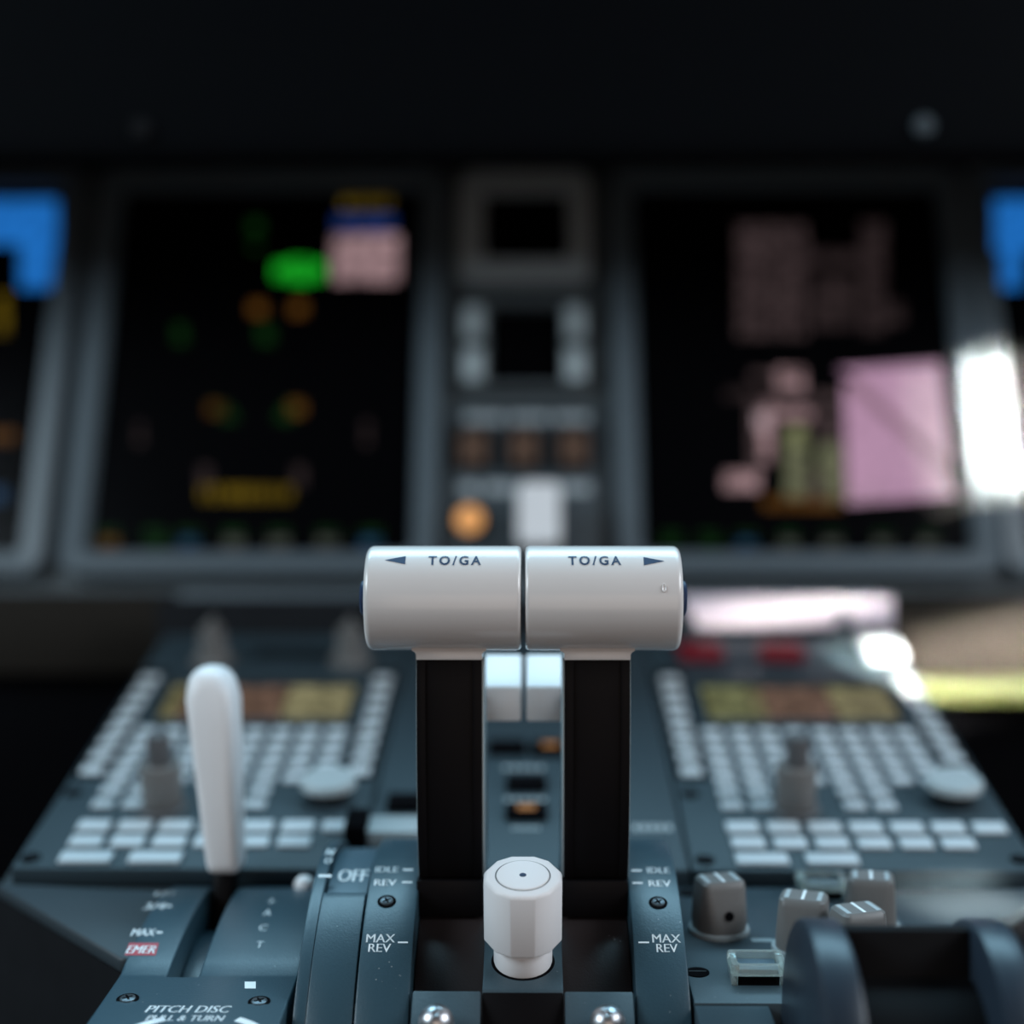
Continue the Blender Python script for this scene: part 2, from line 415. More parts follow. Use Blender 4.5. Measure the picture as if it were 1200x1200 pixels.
# ------------------------------------------------------------------ thrust levers
def thrust_lever(sx):
    lab = 'left thrust lever, white TO/GA grip with arrow pointing left on a black arm' if sx < 0 else 'right thrust lever, white TO/GA grip with arrow pointing right on a black arm'
    t = thing('thrust_lever', (sx * 2.4, 50.5, -13.6), lab, 'thrust lever')
    hc = Vector((0, 48.6, -2.80)); R = 1.69
    xi, xo = sx * .07, sx * 5.06
    MX = Matrix(((0, 0, sx, 0), (1, 0, 0, hc.y), (0, sx, 0, hc.z), (0, 0, 0, 1)))   # local z runs outwards along the grip
    def cylp(x, a, h=0): return Vector((x, hc.y - (R + h) * math.cos(a), hc.z + (R + h) * math.sin(a)))
    mb = MB()
    e = .14; L0, L1 = .07, 5.06
    prof = [(R - e, L0)] + [(R - e + e * math.sin(a), L0 + e - e * math.cos(a)) for a in [i * math.pi / 8 for i in range(1, 5)]]
    e2 = .22
    prof += [(R - e2 + e2 * math.cos(a), L1 - e2 + e2 * math.sin(a)) for a in [i * math.pi / 10 for i in range(0, 6)]]
    mb.lathe(prof, M['white'], mx=MX, n=72)
    w = 1.07; cx = sx * 2.39; r = .14; pl = []
    for a in range(0, 91, 15): 
        A = math.radians(a); pl.append((cx + w + r * (1 - math.cos(A)), -4.62 + r * math.sin(A)))
    right = [(cx + w, -4.765)] + pl + [(cx + w + r, -3.3)]
    leftp = [(2 * cx - x, z) for x, z in reversed(right)]
    mb.front(right + leftp, 48.02, 50.8, M['white'], .035)
    # lettering and arrow
    aa = lambda v: math.asin(max(-1, min(1, (701 - v) / 61)))
    x0, x1 = ((xat(501.5, 47.3), xat(563.5, 47.3)) if sx < 0 else (xat(666, 47.3), xat(728, 47.3)))
    mb.text('TO/GA', (x0, aa(661), x1, aa(651)), lambda a, b: cylp(a, b, .015), M['blueink'], 1.35, .02)
    pts = ((450, 655.5), (474.5, 651), (474.5, 660)) if sx < 0 else ((779, 656.5), (754.6, 661), (754.6, 652))
    b = bmesh.new(); b.faces.new([b.verts.new(cylp(xat(u, 47.3), aa(v), .015)) for u, v in pts]); mb.merge(b, M['blueink'])
    if sx > 0:      # small blister in the paint near the outer end
        mx = Matrix.Translation(cylp(xat(778, 47), aa(686), 0)) @ Matrix.Rotation(math.radians(75), 4, 'X')
        mb.lathe([(.13, -.02), (.10, .03), (.06, .01), (.01, .0)], M['white'], mx=mx @ Matrix.Diagonal((.6, 1.25, 1, 1)), n=20)
    mb.build('grip', t)
    mb = MB(); mb.lathe([(.56, 5.06), (.56, 5.24), (.48, 5.29)], M['blueink'], mx=MX); mb.build('go_around_button', t)
    # arm
    pf = [(48.1, -4.77), (48.1, -6), (48.18, -7.5), (48.34, -9), (48.6, -10.4), (48.95, -11.5), (49.2, -12.06)]
    pb = [(52.6, -12.06), (52.2, -10.4), (51.7, -8.2), (51.2, -6), (51.1, -4.77)]
    mb = MB(); mb.side(pf + pb, cx - 1.05, cx + 1.05, M['black'], .04)
    for xo_ in (cx - 1.05, cx + .76) if sx > 0 else (cx - 1.05, cx + .76):
        xa, xb = (xo_, xo_ + .29)
        mb.side([(d - .05, z) for d, z in pf] + [(d + .1, z) for d, z in reversed(pf)], xa, xb, M['black'], .02)
    mb.build('arm', t)
    for xa, xb in ((cx - sx * 1.05, cx - sx * 1.115), (cx + sx * 1.05, cx + sx * 1.075)):  # pale plates put the light caught by the arm sides into colour
        mb = MB(); mb.side([(d + .12, z) for d, z in pf] + [(d - .1, z) for d, z in pb], min(xa, xb), max(xa, xb), M['dial'], .015)
        tag(mb.build('arm_side_sheen', t), 'thin pale plate painting caught light on the arm side')
    mb = MB(); mb.side([(48.95, -12.1), (52.9, -12.1), (52.9, -13.1), (51.5, -12.9), (49.55, -13.2), (49.2, -13.35), (49.05, -12.9)], cx - 1.12, cx + 1.05, M['black'], .04)
    mb.build('arm_foot', t)
    # reverse lever: white wedge held behind the arm
    mb = MB(); xa, xb = sorted((sx * .09, sx * 1.42))
    mb.side([(52, -7.3), (52, -6.09), (54.1, -5.15), (54.6, -5.3), (54.6, -7.3)], xa, xb, M['knobwhite'], .09)
    xa, xb = sorted((sx * 1.35, sx * 2.6)); mb.box(xa, xb, 51.9, 54.2, -7.1, -6.3, M['knobwhite'], .1)
    mb.box(*sorted((sx * 2.0, sx * 2.6)), 51.2, 52.5, -7.0, -6.4, M['knobwhite'], .05)
    tag(mb.build('reverse_lever', t), 'white wedge-shaped reverse lever')
    return t
thrust_lever(-1); thrust_lever(1)

# ------------------------------------------------------------------ OFF strip beside the quadrant
op = thing('position_strip', (-6.1, 48, -26.9), 'curved blue-grey strip with OFF window, between the white lever and throttle quadrant', 'position indicator')
mb = MB()
qe = STRIP.hit(410, 1046)[1]
mb.sheet(STRIP, -6.98, -6.58, 0, STRIP.L[-1], 1.3, M['gate'], .05)
mb.sheet(STRIP, -6.58, -5.16, 0, qe, 1.3, M['gate'], .05)
mb.box(-6.9, -5.2, 46, 56, -26.9, -21.4, M['void'])
mb.poly(STRIP, [(373, 1029), (388, 1029), (388, 1026), (373, 1026)], M['ink'], .012)
mb.pxtext(STRIP, 'N', 382, 996, 390, 1003, M['ink']); mb.pxtext(STRIP, 'O', 380, 1006, 388, 1013, M['ink'])
mb.build('cover_strip', op)
mb = MB(); mb.sheet(OFFS, -6.52, -5.18, qe - .2, OFFS.L[-1], .9, M['offdrum'], .03)
mb.pxtext(OFFS, 'OFF', 396, 1020, 430, 1034, M['ink'])
mb.build('indicator_drum', op)

# ------------------------------------------------------------------ left lever quadrant
lq = thing('speed_brake_quadrant', (-10.1, 48, -26.9), 'blue-grey curved lever quadrant at lower left with a slot and PITCH DISC lettering', 'lever quadrant')
qs = LEFTQ.hit(215, 1146)[1]; QE = LEFTQ.L[-1]
mb = MB()
qf = LEFTQ.L[1]
b = bmesh.new(); XS = [-12.95, -11.4, -10.4, -7.2]
QS = sorted([l for l in LEFTQ.L if abs(l - qs) > .05] + [qs])
V = {(i, k): b.verts.new(LEFTQ.pt(x, q)) for i, x in enumerate(XS) for k, q in enumerate(QS)}
for i in range(3):
    for k in range(len(QS) - 1):
        if i == 1 and QS[k] >= qs - 1e-4: continue
        b.faces.new((V[i, k], V[i + 1, k], V[i + 1, k + 1], V[i, k + 1]))
low = {}
for e in [e for e in b.edges if len(e.link_faces) == 1]:
    for v in e.verts:
        if v not in low: low[v] = b.verts.new((v.co.x, v.co.y, -26.9))
    b.faces.new((e.verts[0], e.verts[1], low[e.verts[1]], low[e.verts[0]]))
bmesh.ops.recalc_face_normals(b, faces=b.faces); b.normal_update()
es = [e for e in b.edges if len(e.link_faces) == 2 and e.calc_face_angle(0) > .6 and min(v.co.z for v in e.verts) > -20]
bmesh.ops.bevel(b, geom=es, offset=.07, segments=3, affect='EDGES', clamp_overlap=True, profile=.5)
mb.merge(b, M['gate'])
W = M['ink']
for txt, u0, v0, u1, v1 in (('1/2', 181, 1046.5, 203, 1051), ('3/4', 168, 1060, 192, 1067.5), ('MAX', 153, 1090.5, 180, 1098.5), ('A', 308, 1067.5, 317, 1074), ('C', 303, 1085, 312, 1092), ('T', 300, 1104.5, 307, 1112),
                            ('+', 313, 1055, 321, 1060)):
    mb.pxtext(LEFTQ, txt, u0, v0, u1, v1, W)
for u0, v0, u1, v1 in ((194, 1062.5, 200, 1064.5), (182, 1093.5, 189, 1095.5), (286, 1152, 299, 1160)):
    mb.poly(LEFTQ, [(u0, v1), (u1, v1), (u1, v0), (u0, v0)], W, .012)
mb.poly(LEFTQ, [(144.5, 1121.5), (181, 1121.5), (185, 1107), (150, 1107)], M['red'], .012)
mb.pxtext(LEFTQ, 'EMER', 147, 1110.5, 181, 1119.5, W, .024, skew=.1)
mb.pxtext(LEFTQ, 'PITCH DISC', 170, 1180.5, 267, 1188.5, W, skew=.12); mb.pxtext(LEFTQ, 'PULL & TURN', 170, 1192, 260, 1198.4, W, skew=.12)
# two ends of the white ring arrow around the disc pull, which lies just below the frame
cxr, cqr = LEFTQ.hit(216, 1232)
for a0, a1 in ((118, 172), (8, 62)):
    b = bmesh.new(); A = []; B = []
    for i in range(13):
        a = math.radians(a0 + (a1 - a0) * i / 12)
        A.append(b.verts.new(LEFTQ.pt(cxr + 2.45 * math.cos(a), cqr + 2.45 * math.sin(a), .012))); B.append(b.verts.new(LEFTQ.pt(cxr + 2.15 * math.cos(a), cqr + 2.15 * math.sin(a), .012)))
    for i in range(12): b.faces.new((A[i], A[i + 1], B[i + 1], B[i]))
    mb.merge(b, W)
lc = mb.build('cover_plate', lq)
for u, v in ((148, 1173), (303, 1175.5)):
    x, q = LEFTQ.hit(u, v); copypart(SCREW, lc, LEFTQ.pt(x, q, .002), LEFTQ.mat(x, q) @ Matrix.Scale(1.15, 4))
mb = MB(); mb.side(arc(52.2, -21.2, 6.3, 60, -28, 18) + [(55.4, -26.9), (46.5, -26.9)], -11.36, -10.44, M['gate'], .02)
mb.build('slot_drum', lq)
x, q = LEFTQ.hit(340, 1043)
mb = MB(); mb.lathe([(.36, 0), (.36, .15)] + [(.36 * math.cos(a), .15 + .3 * math.sin(a)) for a in (.3, .6, .9, 1.2, 1.5)], M['knobwhite'], mx=Matrix.Translation((-8.05, 54.6, -13.76)), n=24)
tag(mb.build('index_pin', lq), 'small white domed pin')

sb = thing('speed_brake_lever', (-10.9, 53.9, -14.2), 'white paddle-shaped lever standing upright in the slot at left', 'lever')
def ring(c, w, d, z, p=4.5, n=32):
    out = []
    for i in range(n):
        a = 2 * math.pi * i / n; ca, sa = math.cos(a), math.sin(a)
        out.append(Vector((c[0] + w / 2 * math.copysign(abs(ca) ** (2 / p), ca), c[1] + d / 2 * math.copysign(abs(sa) ** (2 / p), sa), z)))
    return out
B0, B1 = Vector((-10.95, 54.9, -13.15)), Vector((-11.75, 55.9, -5.75))
mb = MB(); loops = []
for t_, w, d in ((0, .95, 1.5), (.015, 1.16, 1.8), (.05, 1.24, 1.95), (.35, 1.44, 2.2), (.7, 1.70, 2.3), (.84, 1.80, 2.3), (.90, 1.74, 2.25), (.945, 1.52, 2.1), (.975, 1.14, 1.8), (.992, .70, 1.3), (1.0, .25, .6)):
    c = B0.lerp(B1, t_); loops.append(ring(c, w, d, c.z + (0), 5.0 if t_ < .9 else 3.0))
mb.loft(loops, M['knobwhite']); mb.build('paddle', sb, smooth=60)
mb = MB(); mb.loft([ring((-10.9, 54.1), .7, 1.1, -16.4), ring((-10.93, 54.6), .8, 1.25, -13.6), ring((-10.95, 54.85), .85, 1.3, -13.2)], M['black']); mb.build('stem', sb)

# ------------------------------------------------------------------ right selector panel
rp = thing('selector_unit', (9.2, 50, -26.9), 'slate panel right of the throttle quadrant with grey selector knobs and clear switch guards', 'control panel')
mb = MB(); mb.sheet(RIGHTP, 5.2, 13.15, 0, RIGHTP.L[-1], 0, M['plate'], .06, down=-26.9)
mb.side([(37, -15.75), (45.3, -14.93), (45.3, -26.9), (37, -26.9)], 5.2, 7.45, M['plate'], .06)
mb.pxbox(RIGHTP, 880, 1099, 905, 1103, 0, .012, M['dial'])
rf = mb.build('faceplate', rp)
def sel_knob():
    m_ = MB(); m_.lathe([(1.02, 0), (1.04, .06), (1.02, .16), (.92, .18)], M['dial'])
    lp = [rrect(1.78, 1.78, .78, z=.16), rrect(1.76, 1.72, .62, z=.5), rrect(1.58, 1.26, .30, z=1.60), rrect(1.52, 1.12, .24, z=1.80), rrect(1.36, .92, .2, z=1.88)]
    m_.loft(lp, M['knob'])
    o = local(m_, 'selector_knob')
    m_ = MB(); m_.box(-.05, .05, -.44, .44, 1.87, 1.893, M['ink']); m_.box(-.6, -.45, -.4, .4, 1.87, 1.889, M['dial']); m_.box(.45, .6, -.4, .4, 1.87, 1.889, M['dial'])
    c = local(m_, 'pointer_line'); c.parent = o
    m_ = MB(); m_.lathe([(.16, 0), (.16, .02)], M['void'], mx=Matrix.Translation((.05, -.815, .80)) @ Matrix.Rotation(math.radians(78), 4, 'X'), n=20); c = local(m_, 'set_screw'); c.parent = o
    return o
SK = sel_knob()
for i, (u, v, spin) in enumerate(((842, 1090, .25), (940, 1112, -.30), (1018, 1086, -.2), (1003, 1128, .3))):
    x, q = RIGHTP.hit(u, v); mm = RIGHTP.mat(x, q, 0, spin)
    if i == 0: place(SK, rp, mm)
    else: copypart(SK, rp, mm.translation, mm)
# clear guards over buttons, black fastener discs
GU = None
def guard():
    m_ = MB(); L = [rrect(1.75, 1.35, .12, z=.36), rrect(1.75, 1.35, .12, z=.64), rrect(1.68, 1.28, .12, z=.70), rrect(1.30, .92, .1, z=.70), rrect(1.26, .88, .1, z=.36)]
    m_.loft(L, M['glass'], ring=True)
    for a in (-.76, .76): m_.box(a - .09, a + .09, -.55, .55, 0, .4, M['glass'], .02)
    o = local(m_, 'switch_guard'); o['label'] = 'clear plastic switch guard'
    m_ = MB(); m_.box(-.62, .62, -.44, .44, 0, .5, M['offdrum'], .05); m_.box(-.64, .64, -.5, -.45, 0, .34, M['void']); c = local(m_, 'push_switch'); c.parent = o  # black sheet across the front paints the dark gap under the guard
    return o
for i, (u, v) in enumerate(((886, 1146), (962, 1048))):
    x, q = RIGHTP.hit(u, v); mm = RIGHTP.mat(x, q, 0)
    if i == 0: GU = guard(); place(GU, rp, mm)
    else: copypart(GU, rp, mm.translation, mm)
FA = None
def fast(parent, surf, x, q):
    global FA
    if FA is None:
        m_ = MB(); m_.lathe([(.38, 0), (.38, .03), (.30, .05)], M['void'], n=24); m_.box(-.28, .28, -.03, .03, .05, .06, M['screw']); FA = local(m_, 'fastener'); place(FA, parent, surf.mat(x, q)); return
    copypart(FA, parent, surf.pt(x, q), surf.mat(x, q))
for u, v in ((817, 1139), (806, 1046)): fast(rp, RIGHTP, *RIGHTP.hit(u, v))

# ------------------------------------------------------------------ dark spool-shaped handle at lower right
sp = thing('spool_handle', (10.6, 41.3, -26.9), 'dark blue-black handle with two round cheeks at lower right', 'control handle')
DM = lambda x: Matrix(((0, 0, 1, x), (1, 0, 0, 41.3), (0, 1, 0, -15.15), (0, 0, 0, 1)))
for x0, x1 in ((7.78, 8.85), (12.35, 13.4)):
    mb = MB(); R = 3.82
    mb.lathe([(.1, 0), (R - .14, 0), (R - .04, .05), (R, .15), (R, x1 - x0 - .15), (R - .04, x1 - x0 - .05), (R - .14, x1 - x0), (.1, x1 - x0)], M['grip'], mx=DM(x0), n=72)
    mb.build('cheek', sp)
mb = MB(); pr = [(R, a) for R, a in ()]
poly = [(41.3 - 3.62 * math.sin(math.radians(a)), -15.15 + 3.62 * math.cos(math.radians(a))) for a in range(-60, 5, 5)]
poly += [(41.3 - 2.3 * math.sin(math.radians(a)), -15.15 + 2.3 * math.cos(math.radians(a))) for a in range(0, 130, 10)]
poly += [(43.2, -17.4)]
mb.side(poly, 8.85, 12.35, M['dull'], .03); mb.build('barrel', sp)
mb = MB(); mb.lathe([(.11, 0), (.09, .05), (.02, .07)], M['ink'], mx=Matrix.Translation((10.72, 39.0, -14.95)) @ Matrix.Rotation(math.radians(80), 4, 'X'), n=16)
tag(mb.build('index_dot', sp), 'tiny cream dot on the barrel')
mb = MB(); mb.box(8.2, 13.0, 39.6, 43.0, -26.9, -18.9, M['void']); mb.build('base', sp)

# ------------------------------------------------------------------ keypad units
KEYS = {}
def key_mesh(w, d):
    m_ = MB(); m_.box(-w / 2, w / 2, -d / 2, d / 2, 0, .17, M['key'], .07, 3); return local(m_, 'key')
for nm, w, d in (('std', .90, .64), ('low', 1.28, .82), ('wide', 2.0, .82), ('side', .92, .80)): KEYS[nm] = key_mesh(w, d)
def proto_park(o):    # the first use of each prototype is the prototype itself
    return o
used = set()
def put_key(nm, parent, mm):
    if nm not in used:
        used.add(nm); return place(KEYS[nm], parent, mm)
    return copypart(KEYS[nm], parent, mm.translation, mm)
def dual_knob():
    m_ = MB(); m_.lathe([(1.05, 0), (1.05, .12), (.80, .2), (.78, .3)], M['knobtop'])
    m_.lathe([(.78, .3), (.82, .5), (.84, 1.85), (.78, 2.0), (.5, 2.02)], M['knob']); o = local(m_, 'dual_knob')
    m_ = MB(); m_.lathe([(.47, 2.02), (.47, 3.15), (.42, 3.26), (.05, 3.28)], M['knobtop'])
    c = local(m_, 'inner_knob'); c.parent = o; return o
def dial_knob():
    m_ = MB(); m_.lathe([(.8, 0), (.8, .55)], M['dull']); m_.lathe([(.95, .55), (1.15, .6), (1.15, .85), (1.05, .95), (.05, .97)], M['dial'])
    return local(m_, 'dial_knob')
DK, DL = dual_knob(), dial_knob()
def keypad(x0, sx):
    lab = 'left keypad unit with small screen and pale keys, behind the white lever' if sx < 0 else 'right keypad unit with small screen and pale keys, right of the levers'
    t = thing('keypad_unit', (x0 + 6.55, 65.7, -11.4), lab, 'keypad unit')
    TL = 20.4
    mb = MB(); B = KEYP.mat(0, 0)
    mb.box(x0, x0 + 13.1, .06, TL, -.80, 0, M['mcdu'], .1, mx=B)
    mb.box(x0 + .15, x0 + 1.45, 7.6, 19.7, 0, .06, M['dull'], .02, mx=B); mb.box(x0 + 11.65, x0 + 12.95, 7.6, 19.7, 0, .06, M['dull'], .02, mx=B)
    mb.loft([rrect(10.3, 5.4, .4, z=0, cx=x0 + 6.65, cy=15.7), rrect(10.2, 5.3, .4, z=.3, cx=x0 + 6.65, cy=15.7), rrect(9.3, 4.6, .2, z=.3, cx=x0 + 6.65, cy=15.6), rrect(9.2, 4.5, .2, z=.02, cx=x0 + 6.65, cy=15.6)], M['mcdu'], cap0=False, cap1=False, mx=B)
    mb.build('faceplate', t)
    mb = MB(); mb.box(x0 + 2.1, x0 + 11.2, 13.4, 17.8, .01, .06, M['screen'], mx=B)
    segs = ((2.2, 4.4, 'moss'), (4.4, 5.0, 'olive'), (5.0, 8.2, 'brown'), (8.2, 11.1, 'olive')) if sx > 0 else ((2.2, 3.0, 'olive'), (3.0, 7.9, 'brown'), (7.9, 11.1, 'straw'))
    for a, b, g in segs:
        for r_ in range(4):
            mb.box(x0 + a + .03, x0 + b - .03, 13.5 + r_ * 1.06, 14.46 + r_ * 1.06, .06, .065, G[g], mx=B)
    mb.build('screen', t)
    def K(nm, lx, tt): put_key(nm, t, KEYP.mat(x0 + lx, tt, 0))
    for tt in (7.5, 8.7, 9.9, 11.1, 12.3):
        for i in range(8):
            if tt < 8 and i in (2, 3) : pass
            K('std', 2.15 + 1.24 * i, tt)
    for tt in (5.15, 6.32):
        for i in (0, 1, 4, 5): K('std', 2.15 + 1.24 * i, tt)
    for i in range(7): K('low', 2.3 + 1.62 * i, 3.25)
    for i in range(6): K('low', 2.35 + 1.62 * i, 2.0)
    K('wide', 2.7, .75); K('wide', 5.35, .75)
    for i in range(8):
        K('side', .8, 8.3 + 1.45 * i); K('side', 12.3, 8.3 + 1.45 * i)
    mm = KEYP.mat(x0 + 4.65, 4.75 + .2); 
    if sx < 0: place(DK, t, mm)
    else: copypart(DK, t, mm.translation, mm)
    mm = KEYP.mat(x0 + 11.3, 5.9)
    if sx < 0: place(DL, t, mm)
    else: copypart(DL, t, mm.translation, mm)
    for lx, tt in ((.55, .8), (12.5, .9), (.55, 6.3)): fast(t, KEYP, x0 + lx, tt)
    return t
keypad(-19.4, -1); keypad(6.3, 1)

# panels above the keypads
up = thing('knob_unit', (-13, 77.5, -8), 'dark panel with two grey knobs above the left keypad', 'control panel')
mb = MB(); mb.box(-19.4, -6.3, 20.55, 24.9, -.8, 0, M['mcdu'], .1, mx=KEYP.mat(0, 0)); 
mb.box(-14, -10, 21.4, 22.6, 0, .06, M['dull'], .02, mx=KEYP.mat(0, 0)); mb.build('faceplate', up)
m_ = MB(); m_.lathe([(1.1, 0), (1.1, .15), (.75, .2), (.62, 1.6), (.6, 1.8), (.45, 1.85)], M['knob']); m_.box(-.16, .16, -.7, .7, .3, 2.2, M['knob'], .08)
UK = local(m_, 'knob')
for i, u in enumerate((249, 411)):
    x, q = KEYP.hit(u, 775); mm = KEYP.mat(x, q)
    if i == 0: place(UK, up, mm)
    else: copypart(UK, up, mm.translation, mm)
ur = thing('fire_warning_unit', (13, 77.5, -8), 'dark panel with two red caps above the right keypad', 'control panel')
mb = MB(); mb.box(6.3, 19.4, 20.55, 24.9, -.8, 0, M['mcdu'], .1, mx=KEYP.mat(0, 0)); mb.build('faceplate', ur)
RC = None
for u in (820, 914):
    x, q = KEYP.hit(u, 771); mm = KEYP.mat(x, q)
    if RC is None:
        m_ = MB(); m_.box(-1.12, 1.12, -.8, .8, 0, .7, M['redcap'], .2); RC = local(m_, 'red_cap'); place(RC, ur, mm)
    else: copypart(RC, ur, mm.translation, mm)
FN = None
for u in (806, 988):
    x, q = KEYP.hit(u, 752); mm = KEYP.mat(x, q)
    if FN is None:
        m_ = MB(); m_.loft([[Vector((-.75, -.5, 0)), Vector((.75, -.5, 0)), Vector((.75, .5, 0)), Vector((-.75, .5, 0))], [Vector((-.12, -.3, 1.7)), Vector((.12, -.3, 1.7)), Vector((.12, .3, 1.7)), Vector((-.12, .3, 1.7))]], M['ped'], bv=.06)
        FN = local(m_, 'guard_fin'); place(FN, ur, mm)
    else: copypart(FN, ur, mm.translation, mm)
mb = MB(); mb.box(17.3, 19.3, 20.7, 23.2, 0, .7, M['key'], .25, mx=KEYP.mat(0, 0)); tag(mb.build('sun_patch_block', ur), 'pale block added to carry the sun patch')  # added pale block, so that the sunbeam burns out here
mb = MB(); mb.box(8.4, 19.6, 80.05, 80.45, -6.2, -4.5, M['sunlit_face'], .08)  # separate pale strip: sunlight on the riser face put into its colour
tag(mb.build('sunlit_face'), 'pale strip painting sunlight onto the riser face behind the right keypad', 'sunlit_face')

# centre strip between the keypads
cs = thing('center_switch_unit', (0, 67, -11), 'dark switch panel between the two keypads, seen between the lever arms', 'control panel')
mb = MB(); mb.box(-6.2, 6.2, .06, 24.9, -.8, 0, M['mcdu'], .08, mx=KEYP.mat(0, 0))
for u0, v0, u1, v1 in ((590, 897, 640, 903), (592, 934, 642, 940), (742, 965, 790, 974), (600, 968, 634, 973)):
    for i in range(5):
        a = u0 + (u1 - u0) * i / 5; mb.pxbox(KEYP, a, v0 + 1, a + (u1 - u0) / 5 * .7, v1 - 1, 0, .012, M['dial'])
mb.build('faceplate', cs)
PB = None
for u, v, m2 in ((594, 880, None), (645, 881, 'amberdim'), (617, 922, None), (617, 955, 'amberdim'), (478, 945, None)):
    x, q = KEYP.hit(u, v); mm = KEYP.mat(x, q)
    m_ = MB(); m_.box(-.85, .85, -.62, .62, 0, .35, M['void'], .12); o = local(m_, 'push_button'); place(o, cs, mm)
    if m2:
        m_ = MB(); m_.box(-.36, .36, -.22, .22, .35, .37, M[m2]); c = local(m_, 'amber_legend'); c.parent = o; c['label'] = 'glowing amber legend'
# slide switch left of the levers
sl = thing('slide_switch', (-6.2, 57.4, -13.1), 'pale grey slide switch with a black cap behind the OFF strip', 'switch')
mm = KEYP.mat(0, 0)
mb = MB(); mb.box(-6.1, -4.05, 1.6, 3.0, .01, .75, M['dial'], .12, mx=mm); mb.box(-4.0, -3.9, 1.6, 3.0, .01, .6, M['dial'], .03, mx=mm); mb.build('body', sl)
mb = MB(); mb.box(-6.95 + .0, -6.12, 1.5, 3.1, .02, 1.0, M['void'], .08, mx=mm); mb.build('cap', sl)

# ------------------------------------------------------------------ instrument panel
ip = thing('instrument_panel', (0, 88, -5), 'grey sloping instrument panel that carries the four displays', 'instrument panel')
PB_ = PANEL.mat(0, 0)
mb = MB(); mb.box(-58, 58, -2.2, 25.9, -1.6, 0, M['panel'], .1, mx=PB_); mb.build('board', ip)
mb = MB(); mb.box(-58, 58, -2.9, -2.25, -1.6, .5, M['bezel'], .15, mx=PB_); mb.build('lower_rail', ip)
for sx, xx in ((-1, -27.6), (1, 27.4)):
    pass
def display(x0, x1, label, content):
    t = thing('display_unit', ((x0 + x1) / 2, 87.5, -3), label, 'display')
    w, h = x1 - x0, 24.0; cx, cy = (x0 + x1) / 2, 12.0
    mb = MB(); o_ = 1.6
    L = [rrect(w + 2 * o_, h + 2 * o_, 1.2, z=.02, cx=cx, cy=cy), rrect(w + 2 * o_, h + 2 * o_, 1.2, z=1.0, cx=cx, cy=cy), rrect(w + 2 * o_ - .4, h + 2 * o_ - .4, 1.0, z=1.25, cx=cx, cy=cy),
         rrect(w + .5, h + .5, .5, z=1.15, cx=cx, cy=cy), rrect(w, h, .4, z=.5, cx=cx, cy=cy), rrect(w, h, .4, z=.02, cx=cx, cy=cy)]
    mb.loft(L, M['bezel'], ring=True, mx=PB_); mb.build('bezel', t)
    mb = MB(); mb.box(x0 + .02, x1 - .02, .02, h - .02, .03, .5, M['screen'], mx=PB_)
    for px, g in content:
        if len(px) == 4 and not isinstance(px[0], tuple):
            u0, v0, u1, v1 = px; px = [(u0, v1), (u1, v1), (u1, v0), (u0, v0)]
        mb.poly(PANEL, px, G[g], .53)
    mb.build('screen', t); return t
def bars(u0, v0, u1, v1, g, nx, ny, fill=.6):
    out = []
    for i in range(nx):
        for j in range(ny):
            a, b = u0 + (u1 - u0) * i / nx, v0 + (v1 - v0) * j / ny
            out.append(((a, b, a + (u1 - u0) / nx * (fill + random.uniform(-.15, .15)), b + (v1 - v0) / ny * fill), g))
    return out
c2 = [((322, 312, 340, 332), 'green'), ((340, 308, 364, 336), 'green'), ((364, 312, 382, 332), 'green'), ((391, 280, 468, 335), 'pink'), ((393, 257, 462, 276), 'navy')]
c2 += bars(402, 237, 462, 252, 'amber', 5, 1, .8) + [((292, 262, 308, 278), 'dgreen'), ((296, 298, 310, 312), 'grey') if False else ((294, 290, 306, 297), 'dgreen')]
c2 += bars(205, 385, 222, 408, 'dgreen', 1, 2, .8) + bars(304, 385, 322, 408, 'dgreen', 1, 2, .9) + [((294, 358, 312, 374), 'orange'), ((342, 358, 360, 374), 'orange')]
c2 += [([(246, 474), (268, 476), (282, 496), (262, 498)], 'dgreen'), ([(322, 496), (336, 474), (356, 476), (342, 500)], 'dgreen'), ((244, 476, 264, 490), 'orange'), ((340, 474, 358, 490), 'orange')]
c2 += bars(160, 500, 172, 528, 'ddpink', 1, 2, .8) + bars(426, 498, 438, 528, 'ddpink', 1, 2, .8) + bars(236, 574, 346, 596, 'amber', 9, 1, .75) + [((234, 550, 248, 574), 'ddpink'), ((344, 550, 358, 574), 'ddpink')]
for u, g in ((128, 'orange'), (183, 'dgreen'), (222, 'dblue'), (275, 'grey'), (327, 'grey'), (385, 'grey'), (435, 'dblue')):
    c2 += [((u - 13, 624, u + 13, 632), 'dgreen'), ((u - 11, 634, u + 11, 646), g)]
display(-25.5, -6.72, 'dark display with green and amber readouts, left of the centre instruments', c2)
c3 = [*bars(862, 268, 944, 402, 'dpink', 6, 9, .86), ((940, 300, 1004, 318), 'ddpink'), ((950, 330, 1000, 390), 'ddpink'), ((1006, 266, 1034, 396), 'ddpink'), ((1010, 272, 1030, 340), 'ddpink'), ((1034, 360, 1055, 385), 'ddpink')]  # rose and mauve patches: a reflection in the glass, drawn as glowing colour
c3 += [([(986, 455), (1104, 560), (1117, 585), (990, 594)], 'mauve'), ([(978, 438), (1097, 430), (1110, 548), (1004, 450)], 'mauve'), ([(1004, 450), (1110, 548), (1104, 560), (986, 455)], 'dmauve')]
